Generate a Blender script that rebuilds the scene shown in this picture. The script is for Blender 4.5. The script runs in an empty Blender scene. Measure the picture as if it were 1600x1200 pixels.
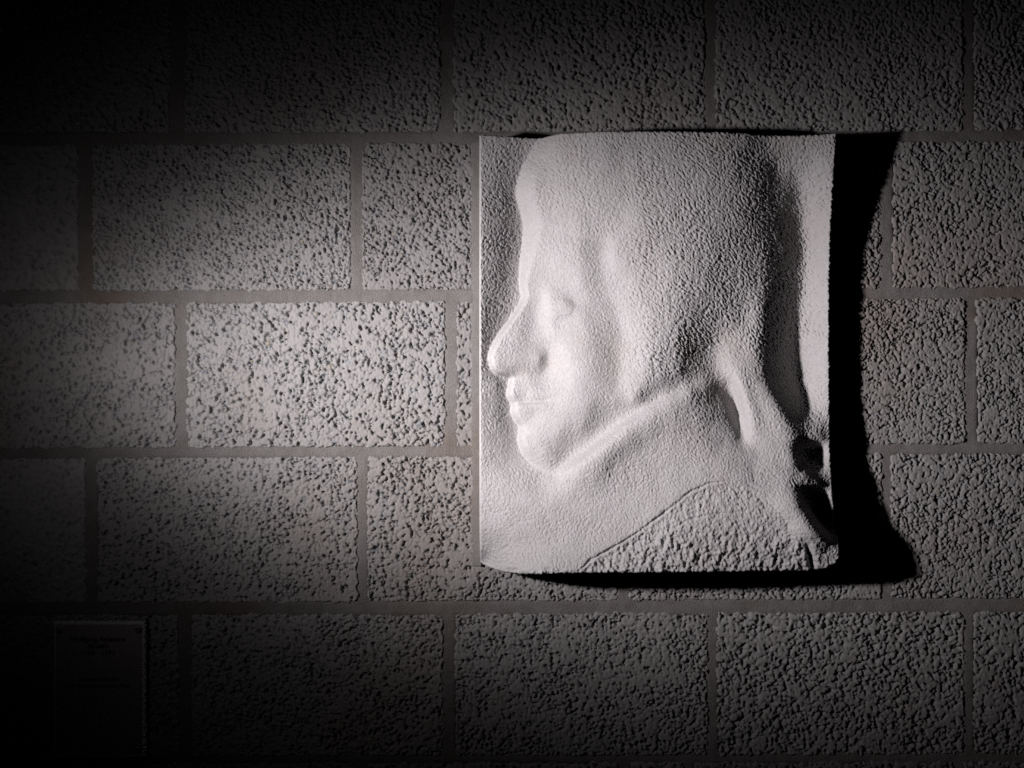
import bpy, math
import numpy as np
from mathutils import Vector

# ------------------------------------------------------------------ units
# The wall face is the plane y = 0.  Lengths below are written in "pu" (1 pu = 1/1200 m),
# u to the right, v downward from the upper left, h outward from the wall.
PU = 1.0 / 1200.0
CAM_D = 1800.0                      # camera distance from the wall in pu (1.5 m)


def W(u, v, h):
    return ((u - 800.0) * PU, -h * PU, (600.0 - v) * PU)


scene = bpy.context.scene
COL = scene.collection

# ------------------------------------------------------------------ camera
cam = bpy.data.cameras.new('camera')
cam.sensor_width = 36.0
cam.lens = 36.0 * 1.5 / (1600 * PU)
cam.clip_end = 100.0
cam.clip_start = 0.01
cam_ob = bpy.data.objects.new('camera', cam)
cam_ob.location = (0.0, -CAM_D * PU, 0.0)
cam_ob.rotation_euler = (math.radians(90), 0, 0)
COL.objects.link(cam_ob)
scene.camera = cam_ob

# ------------------------------------------------------------------ world: a dark room
world = bpy.data.worlds.new('World')
scene.world = world
world.use_nodes = True
bg = world.node_tree.nodes['Background']
bg.inputs[0].default_value = (1.0, 0.86, 0.80, 1)
bg.inputs[1].default_value = 0.0008

scene.view_settings.view_transform = 'Standard'
scene.view_settings.look = 'None'
scene.view_settings.exposure = 0.0
scene.view_settings.gamma = 1.0
scene.cycles.max_bounces = 3
scene.cycles.diffuse_bounces = 1
scene.cycles.use_denoising = False

# ------------------------------------------------------------------ the one spotlight, left of the frame, with an oval lens beam
LU, LV, LH = -140.0, 490.0, 1000.0
TH, PH = math.radians(45.4), math.radians(4.0)
sp = bpy.data.lights.new('gallery_spotlight', 'SPOT')
sp.energy = 132.0
sp.color = (1.0, 0.955, 0.975)
sp.shadow_soft_size = 0.032
sp.spot_size = math.radians(140)
sp.spot_blend = 0.3
sp_ob = bpy.data.objects.new('gallery_spotlight', sp)
sp_ob.location = W(LU, LV, LH)
aim = Vector((math.cos(PH) * math.sin(TH), math.cos(PH) * math.cos(TH), -math.sin(PH)))
sp_ob.rotation_euler = aim.to_track_quat('-Z', 'Y').to_euler()
COL.objects.link(sp_ob)
sp.use_nodes = True
nt = sp.node_tree
em = nt.nodes['Emission']
tc = nt.nodes.new('ShaderNodeTexCoord')
sep = nt.nodes.new('ShaderNodeSeparateXYZ')
nt.links.new(tc.outputs['Normal'], sep.inputs[0])


def lm(op, a, b=None):
    n = nt.nodes.new('ShaderNodeMath')
    n.operation = op
    for i, x in enumerate((a, b)):
        if x is None:
            continue
        if isinstance(x, (int, float)):
            n.inputs[i].default_value = x
        else:
            nt.links.new(x, n.inputs[i])
    return n.outputs[0]


zz = lm('ABSOLUTE', sep.outputs['Z'])
ax = lm('DIVIDE', lm('ARCTAN2', sep.outputs['X'], zz), math.radians(19.2))
ay = lm('DIVIDE', lm('ARCTAN2', sep.outputs['Y'], zz), math.radians(12.0))
ee = lm('SQRT', lm('ADD', lm('MULTIPLY', ax, ax), lm('MULTIPLY', ay, ay)))
prof = lm('POWER', 2.71828, lm('MULTIPLY', lm('POWER', ee, 3.1), -0.693))
tail = lm('POWER', 2.71828, lm('MULTIPLY', lm('POWER', lm('DIVIDE', ee, 1.75), 3.0), -0.693))
prof = lm('ADD', prof, lm('MULTIPLY', tail, 0.037))
nt.links.new(prof, em.inputs['Strength'])

# ------------------------------------------------------------------ helpers


def put(name, me, mat, parent=None):
    o = bpy.data.objects.new(name, me)
    COL.objects.link(o)
    if mat is not None and len(me.materials) == 0:
        me.materials.append(mat)
    if parent is not None:
        o.parent = parent
    return o


def grid_mesh(name, U, V, H, back, cap=False, smooth=True, attrs=None):
    """height-field sheet with sides running back to height `back` (all in pu)"""
    def pad(a):
        return np.pad(a, 1, mode='edge')
    Up, Vp, Hp = pad(U), pad(V), pad(H)
    Hp[0, :] = Hp[-1, :] = back
    Hp[:, 0] = Hp[:, -1] = back
    ny, nx = Up.shape
    co = np.empty((ny * nx, 3), np.float32)
    co[:, 0] = (Up.ravel() - 800) * PU
    co[:, 1] = -Hp.ravel() * PU
    co[:, 2] = (600 - Vp.ravel()) * PU
    idx = np.arange(ny * nx, dtype=np.int32).reshape(ny, nx)
    q = np.stack([idx[:-1, :-1], idx[1:, :-1], idx[1:, 1:], idx[:-1, 1:]], -1).reshape(-1, 4)
    loops = q.ravel()
    nq = len(q)
    start = np.arange(nq, dtype=np.int32) * 4
    if cap:
        ring = np.concatenate([idx[0, :], idx[1:, -1], idx[-1, -2::-1], idx[-2:0:-1, 0]])
        loops = np.concatenate([loops, ring.astype(np.int32)])
        start = np.concatenate([start, np.array([nq * 4], np.int32)])
    me = bpy.data.meshes.new(name)
    me.vertices.add(len(co))
    me.vertices.foreach_set('co', co.ravel())
    me.loops.add(len(loops))
    me.loops.foreach_set('vertex_index', loops)
    me.polygons.add(len(start))
    me.polygons.foreach_set('loop_start', start)
    me.polygons.foreach_set('use_smooth', np.ones(len(start), bool))
    me.update(calc_edges=True)
    if attrs:
        for k, a in attrs.items():
            at = me.attributes.new(k, 'FLOAT', 'POINT')
            at.data.foreach_set('value', pad(a).astype(np.float32).ravel())
    me.validate()
    return me


def hash2(i, j, seed):
    n = (i.astype(np.int64) * 374761393 + j.astype(np.int64) * 668265263 + seed * 974634721) & 0xFFFFFFFF
    n = ((n ^ (n >> 13)) * 1274126177) & 0xFFFFFFFF
    n = ((n ^ (n >> 16)) * 2246822519) & 0xFFFFFFFF
    n = n ^ (n >> 15)
    return (n & 0xFFFFFF).astype(np.float64) / float(0x1000000)


def vnoise(x, y, seed):
    """gradient noise, roughly -0.7..0.7"""
    i, j = np.floor(x), np.floor(y)
    fx, fy = x - i, y - j
    sx = fx * fx * fx * (fx * (fx * 6 - 15) + 10)
    sy = fy * fy * fy * (fy * (fy * 6 - 15) + 10)

    def g(a, b, dx, dy):
        t = hash2(a, b, seed) * 2 * math.pi
        return np.cos(t) * dx + np.sin(t) * dy
    n00 = g(i, j, fx, fy)
    n10 = g(i + 1, j, fx - 1, fy)
    n01 = g(i, j + 1, fx, fy - 1)
    n11 = g(i + 1, j + 1, fx - 1, fy - 1)
    return (n00 * (1 - sx) + n10 * sx) * (1 - sy) + (n01 * (1 - sx) + n11 * sx) * sy


def sstep(a, b, x):
    t = np.clip((x - a) / (b - a), 0, 1)
    return t * t * (3 - 2 * t)


def stones(x, y, cell, seed, flush, depth, dome):
    """top surface of packed aggregate grains, clipped flat by the mould; returns height, grain id"""
    gx, gy = x / cell, y / cell
    i0, j0 = np.floor(gx), np.floor(gy)
    best = np.full(x.shape, -1e9)
    sec = np.full(x.shape, -1e9)
    bid = np.zeros(x.shape)
    for di in (-1, 0, 1):
        for dj in (-1, 0, 1):
            i, j = i0 + di, j0 + dj
            cx = i + 0.5 + (hash2(i, j, seed) - 0.5) * 1.0
            cy = j + 0.5 + (hash2(i, j, seed + 1) - 0.5) * 0.95
            rid = hash2(i, j, seed + 2)
            an = hash2(i, j, seed + 3) * math.pi
            st = 0.65 + 0.75 * hash2(i, j, seed + 4)
            rr = 0.42 + 0.26 * hash2(i, j, seed + 5)
            dx, dy = gx - cx, gy - cy
            c, s = np.cos(an), np.sin(an)
            a, b = (dx * c + dy * s) * st, (-dx * s + dy * c) / st
            d = np.sqrt(a * a + b * b) / rr
            top = flush - depth * hash2(i, j, seed + 6) ** 1.6
            h = top - dome * np.maximum(d, 0) ** 3.0
            m = h > best
            sec = np.where(m, best, np.maximum(sec, h))
            best = np.where(m, h, best)
            bid = np.where(m, rid, bid)
    return best, bid, best - sec


# ------------------------------------------------------------------ materials
class Mat:
    def __init__(self, name, rough=0.9, spec=0.25):
        self.m = bpy.data.materials.new(name)
        self.m.use_nodes = True
        self.t = self.m.node_tree
        self.b = self.t.nodes['Principled BSDF']
        self.b.inputs['Roughness'].default_value = rough
        self.b.inputs['Specular IOR Level'].default_value = spec

    def n(self, typ, **kw):
        n = self.t.nodes.new(typ)
        for k, v in kw.items():
            setattr(n, k, v)
        return n

    def l(self, a, b):
        self.t.links.new(a, b)

    def coords(self):
        return self.n('ShaderNodeTexCoord').outputs['Object']

    def noise(self, scale, detail=4, rough=0.6, vec=None):
        n = self.n('ShaderNodeTexNoise')
        n.inputs['Scale'].default_value = scale
        n.inputs['Detail'].default_value = detail
        n.inputs['Roughness'].default_value = rough
        self.l(vec if vec is not None else self.coords(), n.inputs['Vector'])
        return n.outputs['Fac']

    def ramp(self, fac, stops):
        r = self.n('ShaderNodeValToRGB')
        e = r.color_ramp.elements
        while len(e) < len(stops):
            e.new(0.5)
        for k, (p, c) in enumerate(stops):
            e[k].position = p
            e[k].color = (*c, 1)
        self.l(fac, r.inputs[0])
        return r.outputs[0]

    def mix(self, a, b, fac, mode='MIX'):
        n = self.n('ShaderNodeMix', data_type='RGBA', blend_type=mode)
        for s, x in ((n.inputs[0], fac), (n.inputs[6], a), (n.inputs[7], b)):
            if isinstance(x, (int, float)):
                s.default_value = x
            elif isinstance(x, tuple):
                s.default_value = (*x, 1)
            else:
                self.l(x, s)
        return n.outputs[2]

    def bump(self, h, dist, strength=1.0):
        n = self.n('ShaderNodeBump')
        n.inputs['Distance'].default_value = dist
        n.inputs['Strength'].default_value = strength
        self.l(h, n.inputs['Height'])
        self.l(n.outputs[0], self.b.inputs['Normal'])

    def color(self, c):
        if isinstance(c, tuple):
            self.b.inputs['Base Color'].default_value = (*c, 1)
        else:
            self.l(c, self.b.inputs['Base Color'])


def block_material():
    M = Mat('concrete_block', 0.95, 0.15)
    at = M.n('ShaderNodeAttribute', attribute_name='grain').outputs['Fac']
    ex = M.n('ShaderNodeAttribute', attribute_name='bare').outputs['Fac']
    grain = M.ramp(at, [(0.0, (0.207, 0.194, 0.186)), (0.30, (0.228, 0.220, 0.215)), (0.70, (0.199, 0.197, 0.199)),
                        (0.90, (0.171, 0.176, 0.189)), (0.96, (0.145, 0.150, 0.163)), (0.985, (0.207, 0.176, 0.135))])
    film = M.ramp(M.noise(9, 5, 0.65), [(0.3, (0.210, 0.199, 0.194)), (0.7, (0.243, 0.233, 0.228))])
    c = M.mix(film, grain, ex)
    info = M.n('ShaderNodeObjectInfo').outputs['Random']
    tone = M.ramp(info, [(0.0, (0.82, 0.81, 0.81)), (1.0, (1.0, 1.0, 1.0))])
    c = M.mix(c, tone, 1.0, 'MULTIPLY')
    stain = M.ramp(M.noise(3.5, 3, 0.5), [(0.52, (1, 1, 1)), (0.72, (0.93, 0.87, 0.83))])
    c = M.mix(c, stain, 1.0, 'MULTIPLY')
    M.color(c)
    M.bump(M.noise(900, 3, 0.7), 0.0006, 0.7)
    return M.m


def mortar_material():
    M = Mat('mortar', 0.95, 0.15)
    c = M.ramp(M.noise(30, 6, 0.75), [(0.3, (0.168, 0.153, 0.141)), (0.7, (0.218, 0.207, 0.201))])
    rust = M.ramp(M.noise(5, 3, 0.5), [(0.56, (1, 1, 1)), (0.75, (0.92, 0.78, 0.70))])
    M.color(M.mix(c, rust, 1.0, 'MULTIPLY'))
    M.bump(M.noise(520, 4, 0.8), 0.0036, 1.0)
    return M.m


def stone_material():
    M = Mat('pale_limestone', 0.92, 0.15)
    c = M.ramp(M.noise(7, 6, 0.65), [(0.3, (0.375, 0.360, 0.360)), (0.7, (0.431, 0.419, 0.419))])
    f = M.ramp(M.noise(260, 3, 0.6), [(0.35, (0.90, 0.885, 0.88)), (0.6, (1, 1, 1))])
    c = M.mix(c, f, 1.0, 'MULTIPLY')
    w = M.ramp(M.noise(11, 4, 0.6), [(0.55, (1, 1, 1)), (0.75, (0.97, 0.915, 0.89))])
    M.color(M.mix(c, w, 1.0, 'MULTIPLY'))
    M.bump(M.mix(M.noise(620, 3, 0.75), M.noise(1300, 2, 0.6), 0.4), 0.0017, 0.9)
    return M.m


M_BLOCK, M_MORTAR, M_STONE = block_material(), mortar_material(), stone_material()

# ------------------------------------------------------------------ the block wall
wall = bpy.data.objects.new('block_wall', None)
wall.location = (0, 0, 0)
COL.objects.link(wall)
wall['label'] = 'grey wall of coarse open textured concrete blocks with flush mortar joints'
wall['category'] = 'wall'
wall['kind'] = 'thing'


def tilt(u):                       # the courses run a hair uphill to the right
    return -7.0 * (u - 400.0) / 1200.0


ROWS = [  # (top v, bottom v at u = 400, tilt share, [vertical joints (left edge, right edge)])
    (-262, -36, 0.6, [(-292, -272), (123, 144), (548, 566), (966, 985), (1377, 1396), (1800, 1818)]),
    (-15, 206.5, 0.3, [(-160, -140), (265, 288), (688, 709), (1101, 1119), (1505, 1523), (1940, 1960)]),
    (223.5, 454, 0.6, [(-300, -280), (122, 144), (548, 566), (966, 985), (1376, 1396), (1805, 1825)]),
    (471.5, 699.5, 0.9, [(-150, -130), (273, 292), (695, 714), (1104, 1123), (1508, 1528), (1945, 1965)]),
    (714.5, 942, 0.9, [(-290, -270), (134, 152), (558, 574), (967, 985), (1378, 1393), (1805, 1825)]),
    (960, 1183, 0.5, [(-160, -140), (279, 299), (692, 711), (1106, 1120), (1507, 1522), (1940, 1960)]),
    (1193, 1424, 0.4, [(-290, -270), (131, 150), (556, 574), (967, 985), (1069, 1085), (1490, 1508), (1900, 1918)]),
]


def make_block(u0, u1, ft, fb, k, step):
    nx = max(8, int((u1 - u0) / step))
    ny = max(8, int((fb(u0) - ft(u0)) / step))
    s = np.linspace(0, 1, nx)
    t = np.linspace(0, 1, ny)
    S, T = np.meshgrid(s, t)
    U = u0 + (u1 - u0) * S
    top, bot = ft(U), fb(U)
    V = top + (bot - top) * T
    # ragged outline
    eu = np.minimum(U - u0, u1 - U)
    ev = np.minimum(V - top, bot - V)
    jig = 3.8
    U = U + jig * vnoise(U / 13, V / 11, 900 + k) * np.exp(-eu / 5) * 1.6
    V = V + jig * vnoise(U / 11 + 40, V / 13, 950 + k) * np.exp(-ev / 5) * 1.6
    r = 7.0
    e = np.where((eu < r) & (ev < r), r - np.hypot(r - eu, r - ev), np.minimum(eu, ev))
    sd = 31 + 17 * k
    wx = U + 3.0 * vnoise(U / 17, V / 17, sd)
    wy = V + 3.0 * vnoise(U / 17 + 9, V / 17 + 5, sd + 1)
    dens = vnoise(U / 75, V / 60, sd + 2) + 0.6 * vnoise(U / 30, V / 30, sd + 3)
    ps = 0.82 + 0.36 * hash2(np.array([k]), np.array([3]), 77)[0]
    loc = sstep(-0.5, 0.45, dens + 0.5 * (hash2(np.array([k]), np.array([5]), 78)[0] - 0.5))                       # 0 = smooth filled, 1 = open texture
    h1, id1, g1 = stones(wx, wy, 7.2 * ps, sd + 10, 3.5, 7.0, 5.4)
    h2, id2, g2 = stones(wx * 0.95 + 300, wy, 4.0 * ps, sd + 40, 1.0, 7.5, 5.2)
    h1 = h1 + (1 - loc) * 2.6
    h2 = h2 + (1 - loc) * 1.6
    H = np.maximum(h1, h2)
    gid = np.where(h1 > h2, id1, id2)
    crack = loc * sstep(-0.35, 0.15, vnoise(U / 19, V / 19, sd + 4)) * np.clip(1 - g1 / 2.2, 0, 1)
    H = np.minimum(H, 0.4) - 7.5 * crack
    bare = sstep(0.2, -1.6, H) * 0.9 + sstep(0.86, 0.9, gid) * 0.3
    H = np.where(H > 0, 0.25 * np.tanh(H), H)           # pressed flat by the mould
    H = np.maximum(H, -9.0 + 1.5 * vnoise(U / 6, V / 6, sd + 5))
    H += 1.15 * vnoise(U / 3.6, V / 3.9, sd + 6) + 0.6 * vnoise(U / 2.6, V / 7, sd + 7)
    H += 1.6 * vnoise(U / 90, V / 90, sd + 8)
    H -= 4.8 * np.clip(1 - e / (3.2 + 1.5 * vnoise(U / 9, V / 9, sd + 9)), 0, 1) ** 1.6
    return U, V, H, gid, np.clip(bare, 0, 1)


k = 0
for (v0, v1, ts, joints) in ROWS:
    for a, b in zip(joints[:-1], joints[1:]):
        u0, u1 = a[1] - 1.5, b[0] + 1.5
        k += 1
        inside = u1 > -10 and u0 < 1610 and v1 > -10 and v0 < 1210
        dark = inside and (u1 < 140 or v0 > 1185)
        step = (2.6 if dark else 1.8 if (v1 < 210 or v0 > 955) else 1.42) if inside else 5.0
        if u0 > 770 and u1 < 1300 and v0 > 215 and v1 < 760:
            step = 5.0                                   # wholly behind the carved slab
        ft = (lambda u, v0=v0, ts=ts: v0 - 1.0 + tilt(u) * ts)
        fb = (lambda u, v1=v1, ts=ts: v1 + 1.0 + tilt(u) * ts)
        U, V, H, gid, bare = make_block(u0, u1, ft, fb, k, step)
        me = grid_mesh('concrete_block', U, V, H, -14.0, attrs={'grain': gid, 'bare': bare})
        put('concrete_block', me, M_BLOCK, wall)

# mortar bed behind and between the blocks
nx, ny = 430, 322
S, T = np.meshgrid(np.linspace(-300, 1960, nx), np.linspace(-262, 1424, ny))
Hm = -2.6 + 2.6 * vnoise(S / 60, T / 45, 7) + 2.0 * vnoise(S / 16, T / 14, 8) + 2.2 * vnoise(S / 7, T / 7, 9)
inb = np.zeros(S.shape)
for (v0, v1, ts, joints) in ROWS:
    for a, b in zip(joints[:-1], joints[1:]):
        d = np.minimum(np.minimum(S - a[1], b[0] - S), np.minimum(T - v0 - tilt(S) * ts, v1 + tilt(S) * ts - T))
        inb = np.maximum(inb, sstep(3.0, 7.0, d))
# mortar smeared flush beside the slab
Hm += 3.5 * np.exp(-((S - 738) / 16.0) ** 2) * ((T > 225) & (T < 800))
Hm = Hm * (1 - inb) - 15.0 * inb
put('mortar', grid_mesh('mortar', S, T, Hm, -18.0), M_MORTAR, wall)

# smooth bead of mortar along the left edge of the slab
S, T = np.meshgrid(np.linspace(0, 1, 16), np.linspace(222, 884, 420))
Uf = 734 + 18 * S + (1 - S) * 2.5 * vnoise(T / 22, T * 0, 81)
Hf = 0.5 + 6.0 * S ** 1.5 - 4.0 * (1 - S) ** 6 + 0.8 * vnoise(Uf / 7, T / 9, 82)
put('mortar', grid_mesh('mortar', Uf, T, Hf, -8.0), M_MORTAR, wall)

# ------------------------------------------------------------------ the carved slab: heights along feature lines
L = [
    # left rim, right rim, top, bottom
    [(750, 209, 76), (750, 300, 77), (750, 400, 78), (750, 500, 78), (750, 600, 77), (750, 700, 77), (750, 780, 76), (750, 830, 68), (750, 862, 48), (752, 878, 22)],
    [(1308, 210, 84), (1306, 250, 77), (1303, 300, 67), (1300, 350, 56), (1298, 400, 50), (1297, 450, 47), (1297, 550, 46), (1297, 640, 47), (1298, 690, 50), (1300, 720, 54), (1303, 760, 62), (1306, 800, 72), (1311, 830, 85), (1317, 855, 101), (1312, 876, 101), (1300, 888, 97)],
    [(768, 209, 68), (800, 208, 60), (842, 208, 56), (860, 207, 74), (880, 206, 84), (950, 204, 98), (1050, 205, 99), (1130, 206, 93), (1168, 207, 85), (1195, 208, 72), (1225, 209, 69), (1250, 210, 70), (1285, 210, 77)],
    [(768, 885, 40), (788, 893, 62), (816, 897, 85), (845, 898, 99), (880, 897, 106), (930, 896, 112), (1000, 895, 113), (1060, 895, 112), (1120, 894, 108), (1200, 894, 101), (1280, 893, 97)],
    # profile crest
    [(864, 214, 77), (850, 250, 69), (834, 285, 71), (828, 302, 70), (834, 325, 68), (842, 348, 67), (838, 375, 68), (832, 400, 69), (826, 432, 69), (823, 448, 69), (824, 466, 68), (806, 501, 74), (782, 532, 83), (772, 553, 88), (773, 570, 88), (782, 579, 84)],
    # nose side and wing
    [(835, 466, 68), (839, 480, 67), (838, 500, 69), (831, 520, 73), (822, 545, 79), (838, 548, 78), (843, 560, 80), (841, 572, 77)],
    [(822, 490, 70), (808, 522, 79), (798, 548, 85), (801, 568, 84), (822, 568, 80)],
    [(855, 546, 75), (857, 561, 72), (854, 577, 71), (845, 587, 72), (825, 590, 74), (804, 591, 71)],
    # lips and chin
    [(806, 600, 76), (803, 609, 77), (803, 619, 77)],
    [(816, 604, 77), (835, 606, 79), (832, 620, 78), (850, 620, 80), (868, 619, 84)],
    [(804, 629, 72), (816, 628.5, 73), (832, 627, 75), (850, 626, 78), (864, 625, 83)],
    [(806, 635, 77), (816, 634, 78), (832, 632.5, 79), (852, 631, 82), (868, 630, 85)],
    [(808, 645, 76), (822, 644, 78), (836, 647, 78)],
    [(813, 660, 73), (826, 657, 75)],
    [(819, 670, 73), (819, 685, 77), (825, 701, 77), (837, 717, 75), (852, 730, 75)],
    [(838, 672, 80), (840, 690, 82), (850, 708, 81), (866, 718, 78)],
    # eye socket
    [(846, 466, 69), (846, 480, 69), (847, 496, 72), (851, 520, 75)],
    [(860, 454, 77), (860, 470, 80), (861, 485, 80), (863, 500, 80), (868, 525, 82)],
    [(870, 472, 83), (879, 473, 85), (890, 480, 87), (884, 489, 85), (872, 489, 83)],
    [(878, 481, 85)],
    [(902, 483, 87), (887, 499, 83), (871, 504, 80)],
    [(866, 462, 80), (880, 463, 82), (897, 474, 83)],
    [(842, 440, 71), (865, 442, 76), (890, 450, 82)],
    # cheek and forehead
    [(880, 540, 87), (895, 570, 93), (898, 600, 95), (888, 630, 92), (878, 660, 89), (870, 688, 83)],
    [(908, 500, 89), (924, 540, 95), (928, 590, 97), (924, 630, 95.5), (910, 665, 89)],
    [(885, 250, 85), (872, 300, 80), (878, 350, 77), (872, 400, 81)],
    [(915, 260, 92), (908, 310, 89), (908, 360, 86), (908, 400, 89), (908, 440, 89)],
    # hair line: foot and top
    [(944, 372, 86), (937, 400, 86), (948, 440, 87), (962, 480, 84), (970, 515, 84.5), (971, 550, 86.5), (968, 590, 90), (962, 625, 92)],
    [(964, 360, 95), (960, 400, 96), (984, 435, 96), (1003, 470, 98), (1012, 510, 100), (1014, 550, 102), (1008, 590, 102), (992, 622, 98)],
    # crown of the hair
    [(955, 260, 98), (985, 320, 101), (1002, 370, 105), (1020, 430, 101), (1036, 490, 101), (1040, 540, 100), (1034, 590, 98)],
    [(1050, 260, 102), (1052, 310, 103), (1054, 380, 104), (1056, 440, 102), (1060, 500, 98), (1060, 545, 93), (1058, 580, 92)],
    [(1100, 250, 97), (1103, 300, 97), (1104, 350, 96), (1104, 390, 95), (1102, 440, 91), (1100, 500, 81), (1094, 545, 71), (1095, 575, 70)],
    [(1146, 250, 86), (1150, 300, 85), (1150, 350, 82), (1148, 390, 78), (1146, 440, 73), (1138, 500, 67), (1121, 540, 61), (1116, 575, 60)],
    [(1174, 250, 72), (1180, 300, 72), (1178, 350, 68), (1176, 390, 66), (1173, 440, 63), (1166, 500, 59)],
    # back of the head: turn of the form, foot, ground
    [(1198, 258, 58), (1205, 300, 55), (1200, 350, 53), (1197, 390, 55), (1195, 440, 53), (1187, 500, 57), (1184, 546, 62), (1192, 593, 67), (1212, 627, 75), (1231, 657, 79), (1243, 685, 81)],
    [(1214, 262, 47), (1226, 300, 41), (1221, 350, 36), (1218, 390, 39), (1215, 440, 36), (1207, 500, 40), (1204, 546, 44), (1211, 593, 46), (1228, 627, 54), (1243, 655, 64)],
    [(1242, 300, 30), (1239, 350, 20), (1238, 390, 21), (1235, 440, 19), (1226, 500, 22), (1222, 546, 24), (1228, 593, 25), (1242, 627, 34)],
    [(1200, 222, 66), (1228, 247, 52), (1246, 277, 36), (1252, 300, 27), (1256, 345, 14), (1258, 390, 9), (1257, 434, 8), (1248, 490, 7), (1242, 540, 7), (1246, 590, 10), (1253, 618, 19), (1258, 638, 34), (1263, 655, 50), (1272, 676, 62)],
    # jaw edge and the collar rising beyond it
    [(871, 732, 75), (889, 722, 78), (909, 709, 81), (939, 686, 84), (971, 660, 87), (1004, 638, 90), (1038, 618, 89), (1070, 603, 82), (1090, 595, 73)],
    [(878, 741, 87), (896, 729, 96.5), (914, 716, 101), (944, 693, 103.5), (977, 667, 104.5), (1010, 647, 104), (1044, 629, 100), (1078, 613, 92), (1102, 607, 76)],
    [(846, 739, 71), (862, 752, 80), (852, 766, 82)],
    [(960, 730, 101), (1000, 700, 102), (1060, 670, 100), (1090, 655, 95), (1112, 650, 84)],
    [(1122, 606, 59), (1131, 630, 64), (1139, 655, 69), (1147, 680, 76)],
    # hollow between neck and tied hair
    [(1138, 600, 51), (1148, 622, 48), (1154, 645, 50), (1157, 668, 59), (1161, 688, 71)],
    [(1139, 552, 65), (1151, 588, 71), (1161, 616, 75), (1168, 644, 77), (1175, 675, 79), (1182, 702, 82)],
    [(1158, 552, 66), (1178, 615, 76), (1197, 660, 81), (1214, 700, 85), (1226, 732, 93)],
    # neck and collar field
    [(770, 770, 79), (800, 780, 83), (850, 785, 89), (900, 780, 94), (950, 775, 97), (1000, 765, 99), (1050, 745, 100), (1100, 725, 99), (1150, 735, 99), (1195, 745, 97)],
    [(770, 825, 73), (800, 835, 80), (830, 840, 86), (860, 840, 91), (900, 835, 96), (950, 825, 100), (1000, 805, 102)],
    [(1130, 690, 84), (1160, 712, 88), (1200, 775, 105)],
    # ribbon bow at the lower right: edges, holes, floor
    [(1240, 699, 80), (1245, 718, 82), (1246, 738, 90), (1246, 764, 97), (1256, 792, 104), (1274, 819, 109), (1291, 842, 109)],
    [(1256, 704, 40), (1263, 717, 32), (1277, 701, 34)],
    [(1262, 690, 60), (1282, 684, 58)],
    [(1290, 710, 47), (1283, 728, 50)],
    [(1258, 738, 84), (1280, 746, 70)],
    [(1258, 760, 86), (1278, 757, 76)],
    [(1262, 774, 48), (1274, 778, 38), (1277, 800, 48), (1290, 822, 66), (1301, 836, 82)],
    [(1295, 770, 62), (1298, 795, 70)],
    # shoulder
    [(1050, 830, 113), (1100, 800, 110), (1150, 770, 106), (1200, 810, 111), (1235, 820, 112)],
    [(980, 875, 113), (1060, 865, 115), (1130, 850, 114), (1200, 860, 112), (1250, 860, 110)],
]
GROUND = [
    [(750, 200, 76), (750, 300, 77), (750, 400, 78), (750, 500, 78), (750, 600, 77), (750, 700, 77), (750, 780, 76)],
    [(795, 213, 64), (784, 250, 63), (778, 290, 62), (781, 340, 59), (781, 400, 58), (779, 450, 58)],
    [(850, 209, 48), (829, 248, 42), (811, 300, 38), (821, 348, 31), (817, 395, 32), (812, 440, 36), (812, 470, 39), (797, 500, 45), (776, 527, 57), (763, 555, 66), (776, 586, 61), (795, 604, 51), (800, 632, 48), (806, 657, 48), (811, 687, 51), (822, 713, 58), (846, 736, 68), (862, 747, 74)],
    [(775, 600, 66), (776, 640, 65), (780, 690, 66), (788, 730, 70)],
    [(900, 250, 44), (880, 400, 36), (850, 560, 50), (860, 660, 54)],
    [(770, 770, 79), (800, 780, 83), (850, 785, 89), (900, 780, 94)],
]


def dense(lines):
    out = []
    for line in lines:
        for (a, b) in zip(line[:-1], line[1:]):
            n = max(1, int(math.hypot(b[0] - a[0], b[1] - a[1]) / 6.5))
            out += [[a[i] + (b[i] - a[i]) * q / n for i in range(3)] for q in range(n)]
        out.append(list(line[-1]))
    return np.array(out)


pts = []
for line in []:
    for (a, b) in zip(line[:-1], line[1:]):
        n = max(1, int(math.hypot(b[0] - a[0], b[1] - a[1]) / 6.5))
        for q in range(n):
            f = q / n
            pts.append([a[i] + (b[i] - a[i]) * f for i in range(3)])
    pts.append(list(line[-1]))
pts = dense(L)
C0 = 1.6


def phi(P, Q):
    d2 = (P[:, None, 0] - Q[None, :, 0]) ** 2 + (P[:, None, 1] - Q[None, :, 1]) ** 2
    return np.sqrt(d2 + C0 * C0)


gx = np.arange(732, 1336, 2.0)
gy = np.arange(192, 912, 2.0)
GX, GY = np.meshgrid(gx, gy)


def fit_surface(pts, passes):
    N = len(pts)
    A = np.zeros((N + 1, N + 1))
    A[:N, :N] = phi(pts, pts) - 0.12 * np.eye(N)
    A[:N, N] = 1
    A[N, :N] = 1
    wts = np.linalg.solve(A, np.append(pts[:, 2], 0))
    Q = np.stack([GX.ravel(), GY.ravel()], 1)
    Z = np.empty(len(Q))
    for i in range(0, len(Q), 8000):
        Z[i:i + 8000] = phi(Q[i:i + 8000], pts) @ wts[:N] + wts[N]
    Z = Z.reshape(GX.shape)
    for _ in range(passes):
        Z[1:-1, 1:-1] = (4 * Z[1:-1, 1:-1] + Z[:-2, 1:-1] + Z[2:, 1:-1] + Z[1:-1, :-2] + Z[1:-1, 2:]) / 8
    return Z


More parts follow.
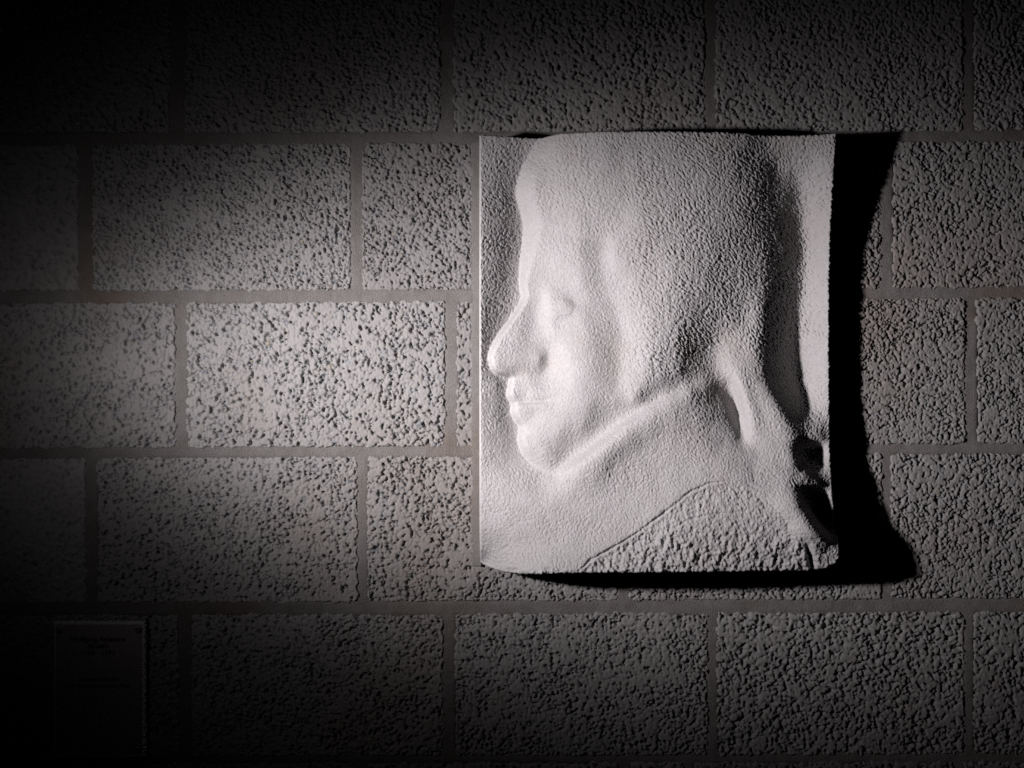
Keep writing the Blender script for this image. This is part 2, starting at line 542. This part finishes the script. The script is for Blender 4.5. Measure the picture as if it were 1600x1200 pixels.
def seg_dist(px, py, line):
    best = np.full(px.shape, 1e9)
    side = np.zeros(px.shape)
    for (a, b) in zip(line[:-1], line[1:]):
        dx, dy = b[0] - a[0], b[1] - a[1]
        t = np.clip(((px - a[0]) * dx + (py - a[1]) * dy) / (dx * dx + dy * dy), 0, 1)
        d = np.hypot(px - a[0] - t * dx, py - a[1] - t * dy)
        m = d < best
        best = np.where(m, d, best)
        side = np.where(m, np.sign((py - a[1]) * dx - (px - a[0]) * dy), side)
    return best, side


def curve(ctrl, n=6):
    """Catmull-Rom through the control points"""
    P = np.array([ctrl[0]] + list(ctrl) + [ctrl[-1]], float)
    out = []
    for i in range(1, len(P) - 2):
        p0, p1, p2, p3 = P[i - 1:i + 3]
        for t in np.arange(n) / n:
            out.append(0.5 * (2 * p1 + (p2 - p0) * t + (2 * p0 - 5 * p1 + 4 * p2 - p3) * t * t + (3 * p1 - p0 - 3 * p2 + p3) * t ** 3))
    out.append(P[-2])
    return out


PROFILE = curve([(868, 190), (847, 211), (828, 247), (815, 273), (809, 300), (815, 325), (821, 348), (820, 373), (817, 397), (814, 428), (814, 447),
                 (817, 462), (811, 478), (797, 500), (777, 527), (766, 549), (764, 562), (768, 576), (777, 584), (790, 588), (798, 591), (795, 604), (793, 617),
                 (799, 629), (801, 635), (800, 645), (806, 657), (813, 666), (812, 676), (811, 687), (814, 700), (821, 712), (833, 724), (848, 735), (866, 746)], 3)
ZG = fit_surface(pts, 2)
ZB = fit_surface(dense(GROUND), 2)
pd, ps_ = seg_dist(GX, GY, PROFILE)
inside = -pd * ps_                                       # positive on the head side
rim = np.interp(GY, [205, 300, 350, 400, 440, 500, 560, 586, 610, 660, 690, 725], [28, 32, 32, 25, 13, 8, 9, 7, 9, 11, 15, 20])
t = np.clip((inside + 0.12 * rim) / rim, 0, 1)
blend = 1 - (1 - t) ** np.interp(GY, [300, 400, 480], [1.7, 1.8, 2.1])
blend = np.where(GX > 905, 1.0, blend)
blend = np.maximum(blend, sstep(728, 760, GY))
ZG = ZB + (ZG - ZB) * blend
ZG[1:-1, 1:-1] = (4 * ZG[1:-1, 1:-1] + ZG[:-2, 1:-1] + ZG[2:, 1:-1] + ZG[1:-1, :-2] + ZG[1:-1, 2:]) / 8


def relief(px, py):
    fx = np.clip((px - gx[0]) / 2.0, 0, len(gx) - 1.001)
    fy = np.clip((py - gy[0]) / 2.0, 0, len(gy) - 1.001)
    i, j = fx.astype(int), fy.astype(int)
    fx, fy = fx - i, fy - j
    return ((ZG[j, i] * (1 - fx) + ZG[j, i + 1] * fx) * (1 - fy)
            + (ZG[j + 1, i] * (1 - fx) + ZG[j + 1, i + 1] * fx) * fy)


SU0, SU1, SV0 = 751.0, 1284.0, 226.0
nx, ny = 520, 640
S, T = np.meshgrid(np.linspace(0, 1, nx), np.linspace(0, 1, ny))
U = SU0 + (SU1 - SU0) * S
VB = np.interp(U, [751, 757, 768, 788, 816, 845, 900, 1060, 1235, 1250, 1266, 1277, 1284],
               [875.5, 879.5, 882.5, 885, 884, 881, 878, 877, 877, 876, 873, 866, 852])
VT = np.full(U.shape, SV0)
V = VT + (VB - VT) * T
eu = np.minimum(U - SU0, SU1 - U)
ev = np.minimum(V - VT, VB - V)
U = U + 1.5 * vnoise(U / 14, V / 5, 71) * np.exp(-eu / 4) * sstep(0.1, 0.6, S)
V = V + 1.5 * vnoise(U / 5, V / 14, 72) * np.exp(-ev / 4)
H = np.full(U.shape, 60.0)
for _ in range(10):
    f = CAM_D / (CAM_D - H)
    PX, PY = 800 + (U - 800) * f, 600 + (V - 600) * f
    H = 0.5 * H + 0.5 * relief(PX, PY)
H = np.maximum(H, 5.0)

# tooling marks
shoulder = [(905, 893), (922, 876), (960, 855), (1000, 830), (1040, 800), (1080, 768), (1108, 756), (1138, 751), (1168, 756), (1198, 773), (1226, 800), (1250, 836)]
coat_edge = [(1045, 830), (1075, 814), (1105, 805), (1165, 800)]
notch = [(1258, 838), (1266, 862), (1275, 900)]
d1, s1 = seg_dist(PX, PY, shoulder)
d2, s2 = seg_dist(PX, PY, coat_edge)
d3, s3 = seg_dist(PX, PY, notch)
jit = 1.5 * vnoise(PX / 9, PY / 9, 5)
cut = (0.6 + 0.9 * vnoise(PX / 24, PY / 24, 65)) * (0.3 + 0.7 * sstep(1140, 1085, PX))
H -= 6.0 * cut * np.exp(-((d1 + jit) / (2.2 + 1.4 * vnoise(PX / 13, PY / 13, 66))) ** 2) + 2.0 * np.exp(-(d2 / 2.2) ** 2)
H -= 14 * np.exp(-((d3 + jit) / 4.5) ** 2) * sstep(838, 868, PY)
line_y = np.interp(PX, [p[0] for p in shoulder], [p[1] for p in shoulder], left=893, right=836)
coat = sstep(0, 10, PY - line_y) * sstep(895, 925, PX) * (1 - sstep(1250, 1275, PX) * 0.5)
rough = np.maximum(coat * (0.32 + 0.68 * sstep(800, 872, PY + 14 * vnoise(PX / 60, PY / 40, 58))), sstep(12, 2, ev) * (T > 0.5) * 0.8)
face = np.exp(-(((PX - 855) / 75) ** 2 + ((PY - 560) / 165) ** 2))
smoothness = 1 - 0.55 * np.clip(face * 1.5, 0, 1)
hair = sstep(940, 1010, PX) * sstep(640, 560, PY + 0.2 * (PX - 1000))
fringe = sstep(352 + 0.22 * 0, 338, PY - 0.24 * np.maximum(PX - 822, 0)) * sstep(812, 832, PX)
hair = np.maximum(hair, 0.8 * fringe)
H += 2.5 * fringe * sstep(980, 930, PX)
ground = sstep(842, 812, PX) * sstep(640, 560, PY)


def strokes(ang, su, sv, seed):
    c, s = math.cos(ang), math.sin(ang)
    wx = PX + 5 * vnoise(PX / 31, PY / 31, seed + 5)
    wy = PY + 5 * vnoise(PX / 31 + 7, PY / 31, seed + 6)
    return vnoise((wx * c + wy * s) / su, (-wx * s + wy * c) / sv, seed)


m1 = sstep(-0.25, 0.25, vnoise(PX / 70, PY / 70, 21))
peck = strokes(math.radians(62), 5.2, 2.9, 31) * m1 + strokes(math.radians(118), 5.0, 2.9, 33) * (1 - m1)
peck_h = strokes(math.radians(38), 6.0, 3.1, 35) * m1 + strokes(math.radians(58), 5.8, 3.1, 37) * (1 - m1)
fine = vnoise(PX / 2.3, PY / 2.3, 41)
eye_r = np.hypot((PX - 877) / 18.0, (PY - 480.5 - 0.004 * (PX - 877) ** 2 * np.sign(PY - 480)) / 10.5)
H += 0.9 * np.exp(-((eye_r - 1.0) / 0.28) ** 2) * sstep(908, 884, PX) + 1.2 * np.exp(-(eye_r / 0.55) ** 2)
mouth = np.exp(-((PY - (629.5 - 0.05 * (PX - 800))) / 2.6) ** 2) * sstep(798, 806, PX) * sstep(872, 850, PX)
H -= 1.3 * mouth
smoothness = smoothness * (1 - 0.8 * np.clip(mouth, 0, 1))
mark = (1 - hair) * peck + hair * peck_h
strip = sstep(1240, 1258, PX) * sstep(700, 640, PY)
amp = (0.95 + 0.6 * vnoise(PX / 55, PY / 45, 64)) * (1.65 + 1.3 * hair + 0.9 * ground + 0.9 * strip) * smoothness
H += amp * (mark - 0.35 * np.abs(mark)) + (1.15 + 0.5 * hair + 0.9 * strip) * smoothness * fine
H += 1.3 * vnoise(PX / 26, PY / 26, 43) * smoothness
co1, _i1, _g1 = stones(PX * 1.0 + 4 * vnoise(PX / 15, PY / 15, 51), PY + 4 * vnoise(PX / 15, PY / 15, 52), 15.0, 61, 0.0, 5.0, 4.0)
H += rough * (np.maximum(co1, -5) * 0.35 + 4.6 * vnoise(PX / 10, PY / 14, 54) + 3.2 * vnoise(PX / 5.0, PY / 6.2, 55) - 3.0 * np.abs(vnoise(PX / 14, PY / 18, 59)))
H -= 2.4 * coat
H += coat * 1.8 * vnoise(PX / 5.0, PY / 5.0, 56)
# worn arris
e = np.minimum(eu, ev)
edge_w = 3.2 + 1.2 * vnoise(PX / 12, PY / 12, 57) * sstep(0.03, 0.2, S)
H -= 4.5 * np.clip(1 - e / edge_w, 0, 1) ** 2
H = np.maximum(H, 4.0)
slab = put('carved_relief', grid_mesh('carved_relief', U, V, H, 1.2, cap=True), M_STONE)
slab['label'] = 'pale stone slab carved with a left facing profile head in relief'
slab['category'] = 'relief'
slab['kind'] = 'thing'

# ------------------------------------------------------------------ the small name plate, lower left
plate = bpy.data.objects.new('name_plate', None)
plate.location = W(158.5, 1178, 0)
COL.objects.link(plate)
plate['label'] = 'small name plate with black lettering and four corner screws at lower left'
plate['category'] = 'sign'
plate['kind'] = 'thing'


def simple(name, col, rough, spec=0.5, metal=0.0):
    M = Mat(name, rough, spec)
    c = M.ramp(M.noise(40, 3, 0.5), [(0.3, tuple(x * 0.93 for x in col)), (0.7, col)])
    M.color(c)
    M.b.inputs['Metallic'].default_value = metal
    return M.m


M_PLATE = simple('plate_face', (0.20, 0.18, 0.17), 0.45)
M_EDGE = simple('plate_edge_glint', (0.45, 0.44, 0.42), 0.3)  # paler than the face: edge highlights put into the colour
M_INK = simple('black_ink', (0.012, 0.012, 0.012), 0.5)
M_SCREW = simple('screw_metal', (0.30, 0.29, 0.28), 0.35, metal=0.8)


def poly_mesh(name, verts, faces):
    me = bpy.data.meshes.new(name)
    ox, oy, oz = plate.location
    me.from_pydata([(x - ox, y - oy, z - oz) for x, y, z in (W(*v) for v in verts)], [], faces)
    me.update()
    return me


def plate_slab(name, u0, v0, u1, v1, h0, h1, bev):
    r = []
    for (h, i) in ((h0, 0), (h1 - bev, 0), (h1, bev)):
        r += [(u0 + i, v0 + i, h), (u1 - i, v0 + i, h), (u1 - i, v1 - i, h), (u0 + i, v1 - i, h)]
    f = [(3, 2, 1, 0), (8, 9, 10, 11)]
    for a in (0, 4):
        for q in range(4):
            f.append((a + q, a + (q + 1) % 4, a + 4 + (q + 1) % 4, a + 4 + q))
    return poly_mesh(name, r, f)


put('edge_strip', plate_slab('edge_strip', 89, 969, 229, 1179, 1.0, 12.0, 1.2), M_EDGE, plate)
put('panel', plate_slab('panel', 92, 973, 226, 1176, 11.5, 13.0, 0.8), M_PLATE, plate)


def disc(name, u, v, r, h0, h1):
    n = 20
    vs = []
    for (h, rr) in ((h0, r), (h1 - 0.8, r), (h1, r * 0.75)):
        vs += [(u + rr * math.cos(2 * math.pi * q / n), v + rr * math.sin(2 * math.pi * q / n), h) for q in range(n)]
    f = [tuple(range(2 * n, 3 * n))]
    for a in (0, n):
        for q in range(n):
            f.append((a + q, a + (q + 1) % n, a + n + (q + 1) % n, a + n + q))
    return poly_mesh(name, vs, f)


for (u, v, an) in ((97.5, 981.5, 0.4), (220.5, 981.0, 0.9), (97.5, 1167.0, 0.5), (220.0, 1167.5, 1.3)):
    so = put('screw', disc('screw', u, v, 5.2, 12.8, 15.4), M_SCREW, plate)
    c, s = math.cos(an), math.sin(an)
    bar = [(u + c * a - s * b, v + s * a + c * b, h) for h in (15.2, 15.7) for a, b in ((-3.6, -0.6), (3.6, -0.6), (3.6, 0.6), (-3.6, 0.6))]
    me = poly_mesh('slot_shade', bar, [(0, 1, 2, 3), (4, 5, 6, 7), (0, 1, 5, 4), (1, 2, 6, 5), (2, 3, 7, 6), (3, 0, 4, 7)])
    put('slot_shade', me, M_INK, so)  # black bar on the screw head, painted shade of a slot


def text_mesh(name, body, u_mid, v_base, width, bold):
    cu = bpy.data.curves.new(name, 'FONT')
    cu.body = body
    cu.align_x = 'CENTER'
    cu.size = 1.0
    cu.offset = bold
    cu.extrude = 0.0
    cu.resolution_u = 3
    tmp = bpy.data.objects.new(name, cu)
    COL.objects.link(tmp)
    dg = bpy.context.evaluated_depsgraph_get()
    dg.update()
    me = bpy.data.meshes.new_from_object(tmp.evaluated_get(dg))
    bpy.data.objects.remove(tmp)
    xs = np.empty(len(me.vertices) * 3, np.float32)
    me.vertices.foreach_get('co', xs)
    xs = xs.reshape(-1, 3)
    sc = width / (xs[:, 0].max() - xs[:, 0].min())
    out = np.empty_like(xs)
    ox, oy, oz = plate.location
    mid = (xs[:, 0].max() + xs[:, 0].min()) / 2
    out[:, 0] = (u_mid - 800 + (xs[:, 0] - mid) * sc) * PU - ox
    out[:, 1] = -13.4 * PU - oy
    out[:, 2] = (600 - v_base + xs[:, 1] * sc) * PU - oz
    me.vertices.foreach_set('co', out.ravel())
    me.update()
    me.materials.clear()
    return put(name, me, M_INK, plate)


text_mesh('lettering', 'Wolfgang Amadeus', 157.5, 999.0, 86, 0.022)
text_mesh('lettering', 'Mozart', 158.0, 1009.5, 31, 0.022)
text_mesh('lettering', '1756 - 1791', 157.5, 1020.5, 50, 0.022)

# two lines of print too small to read in the photograph: uneven strokes only
rng = np.random.default_rng(4)
vs, fs = [], []
for (v, words) in ((1060.5, [(129, 158), (161, 168), (171, 187)]), (1070.5, [(109, 144), (148, 184), (188, 191), (193, 208)])):
    for (a, b) in words:
        u = a
        while u < b:
            w = rng.uniform(0.8, 2.0)
            h = rng.choice([3.6, 3.6, 5.0])
            n = len(vs)
            vs += [(u, v - h, 13.4), (u + w, v - h, 13.4), (u + w, v, 13.4), (u, v, 13.4)]
            fs.append((n, n + 1, n + 2, n + 3))
            u += w + rng.uniform(0.5, 0.9)
put('small_print', poly_mesh('small_print', vs, fs), M_INK, plate)
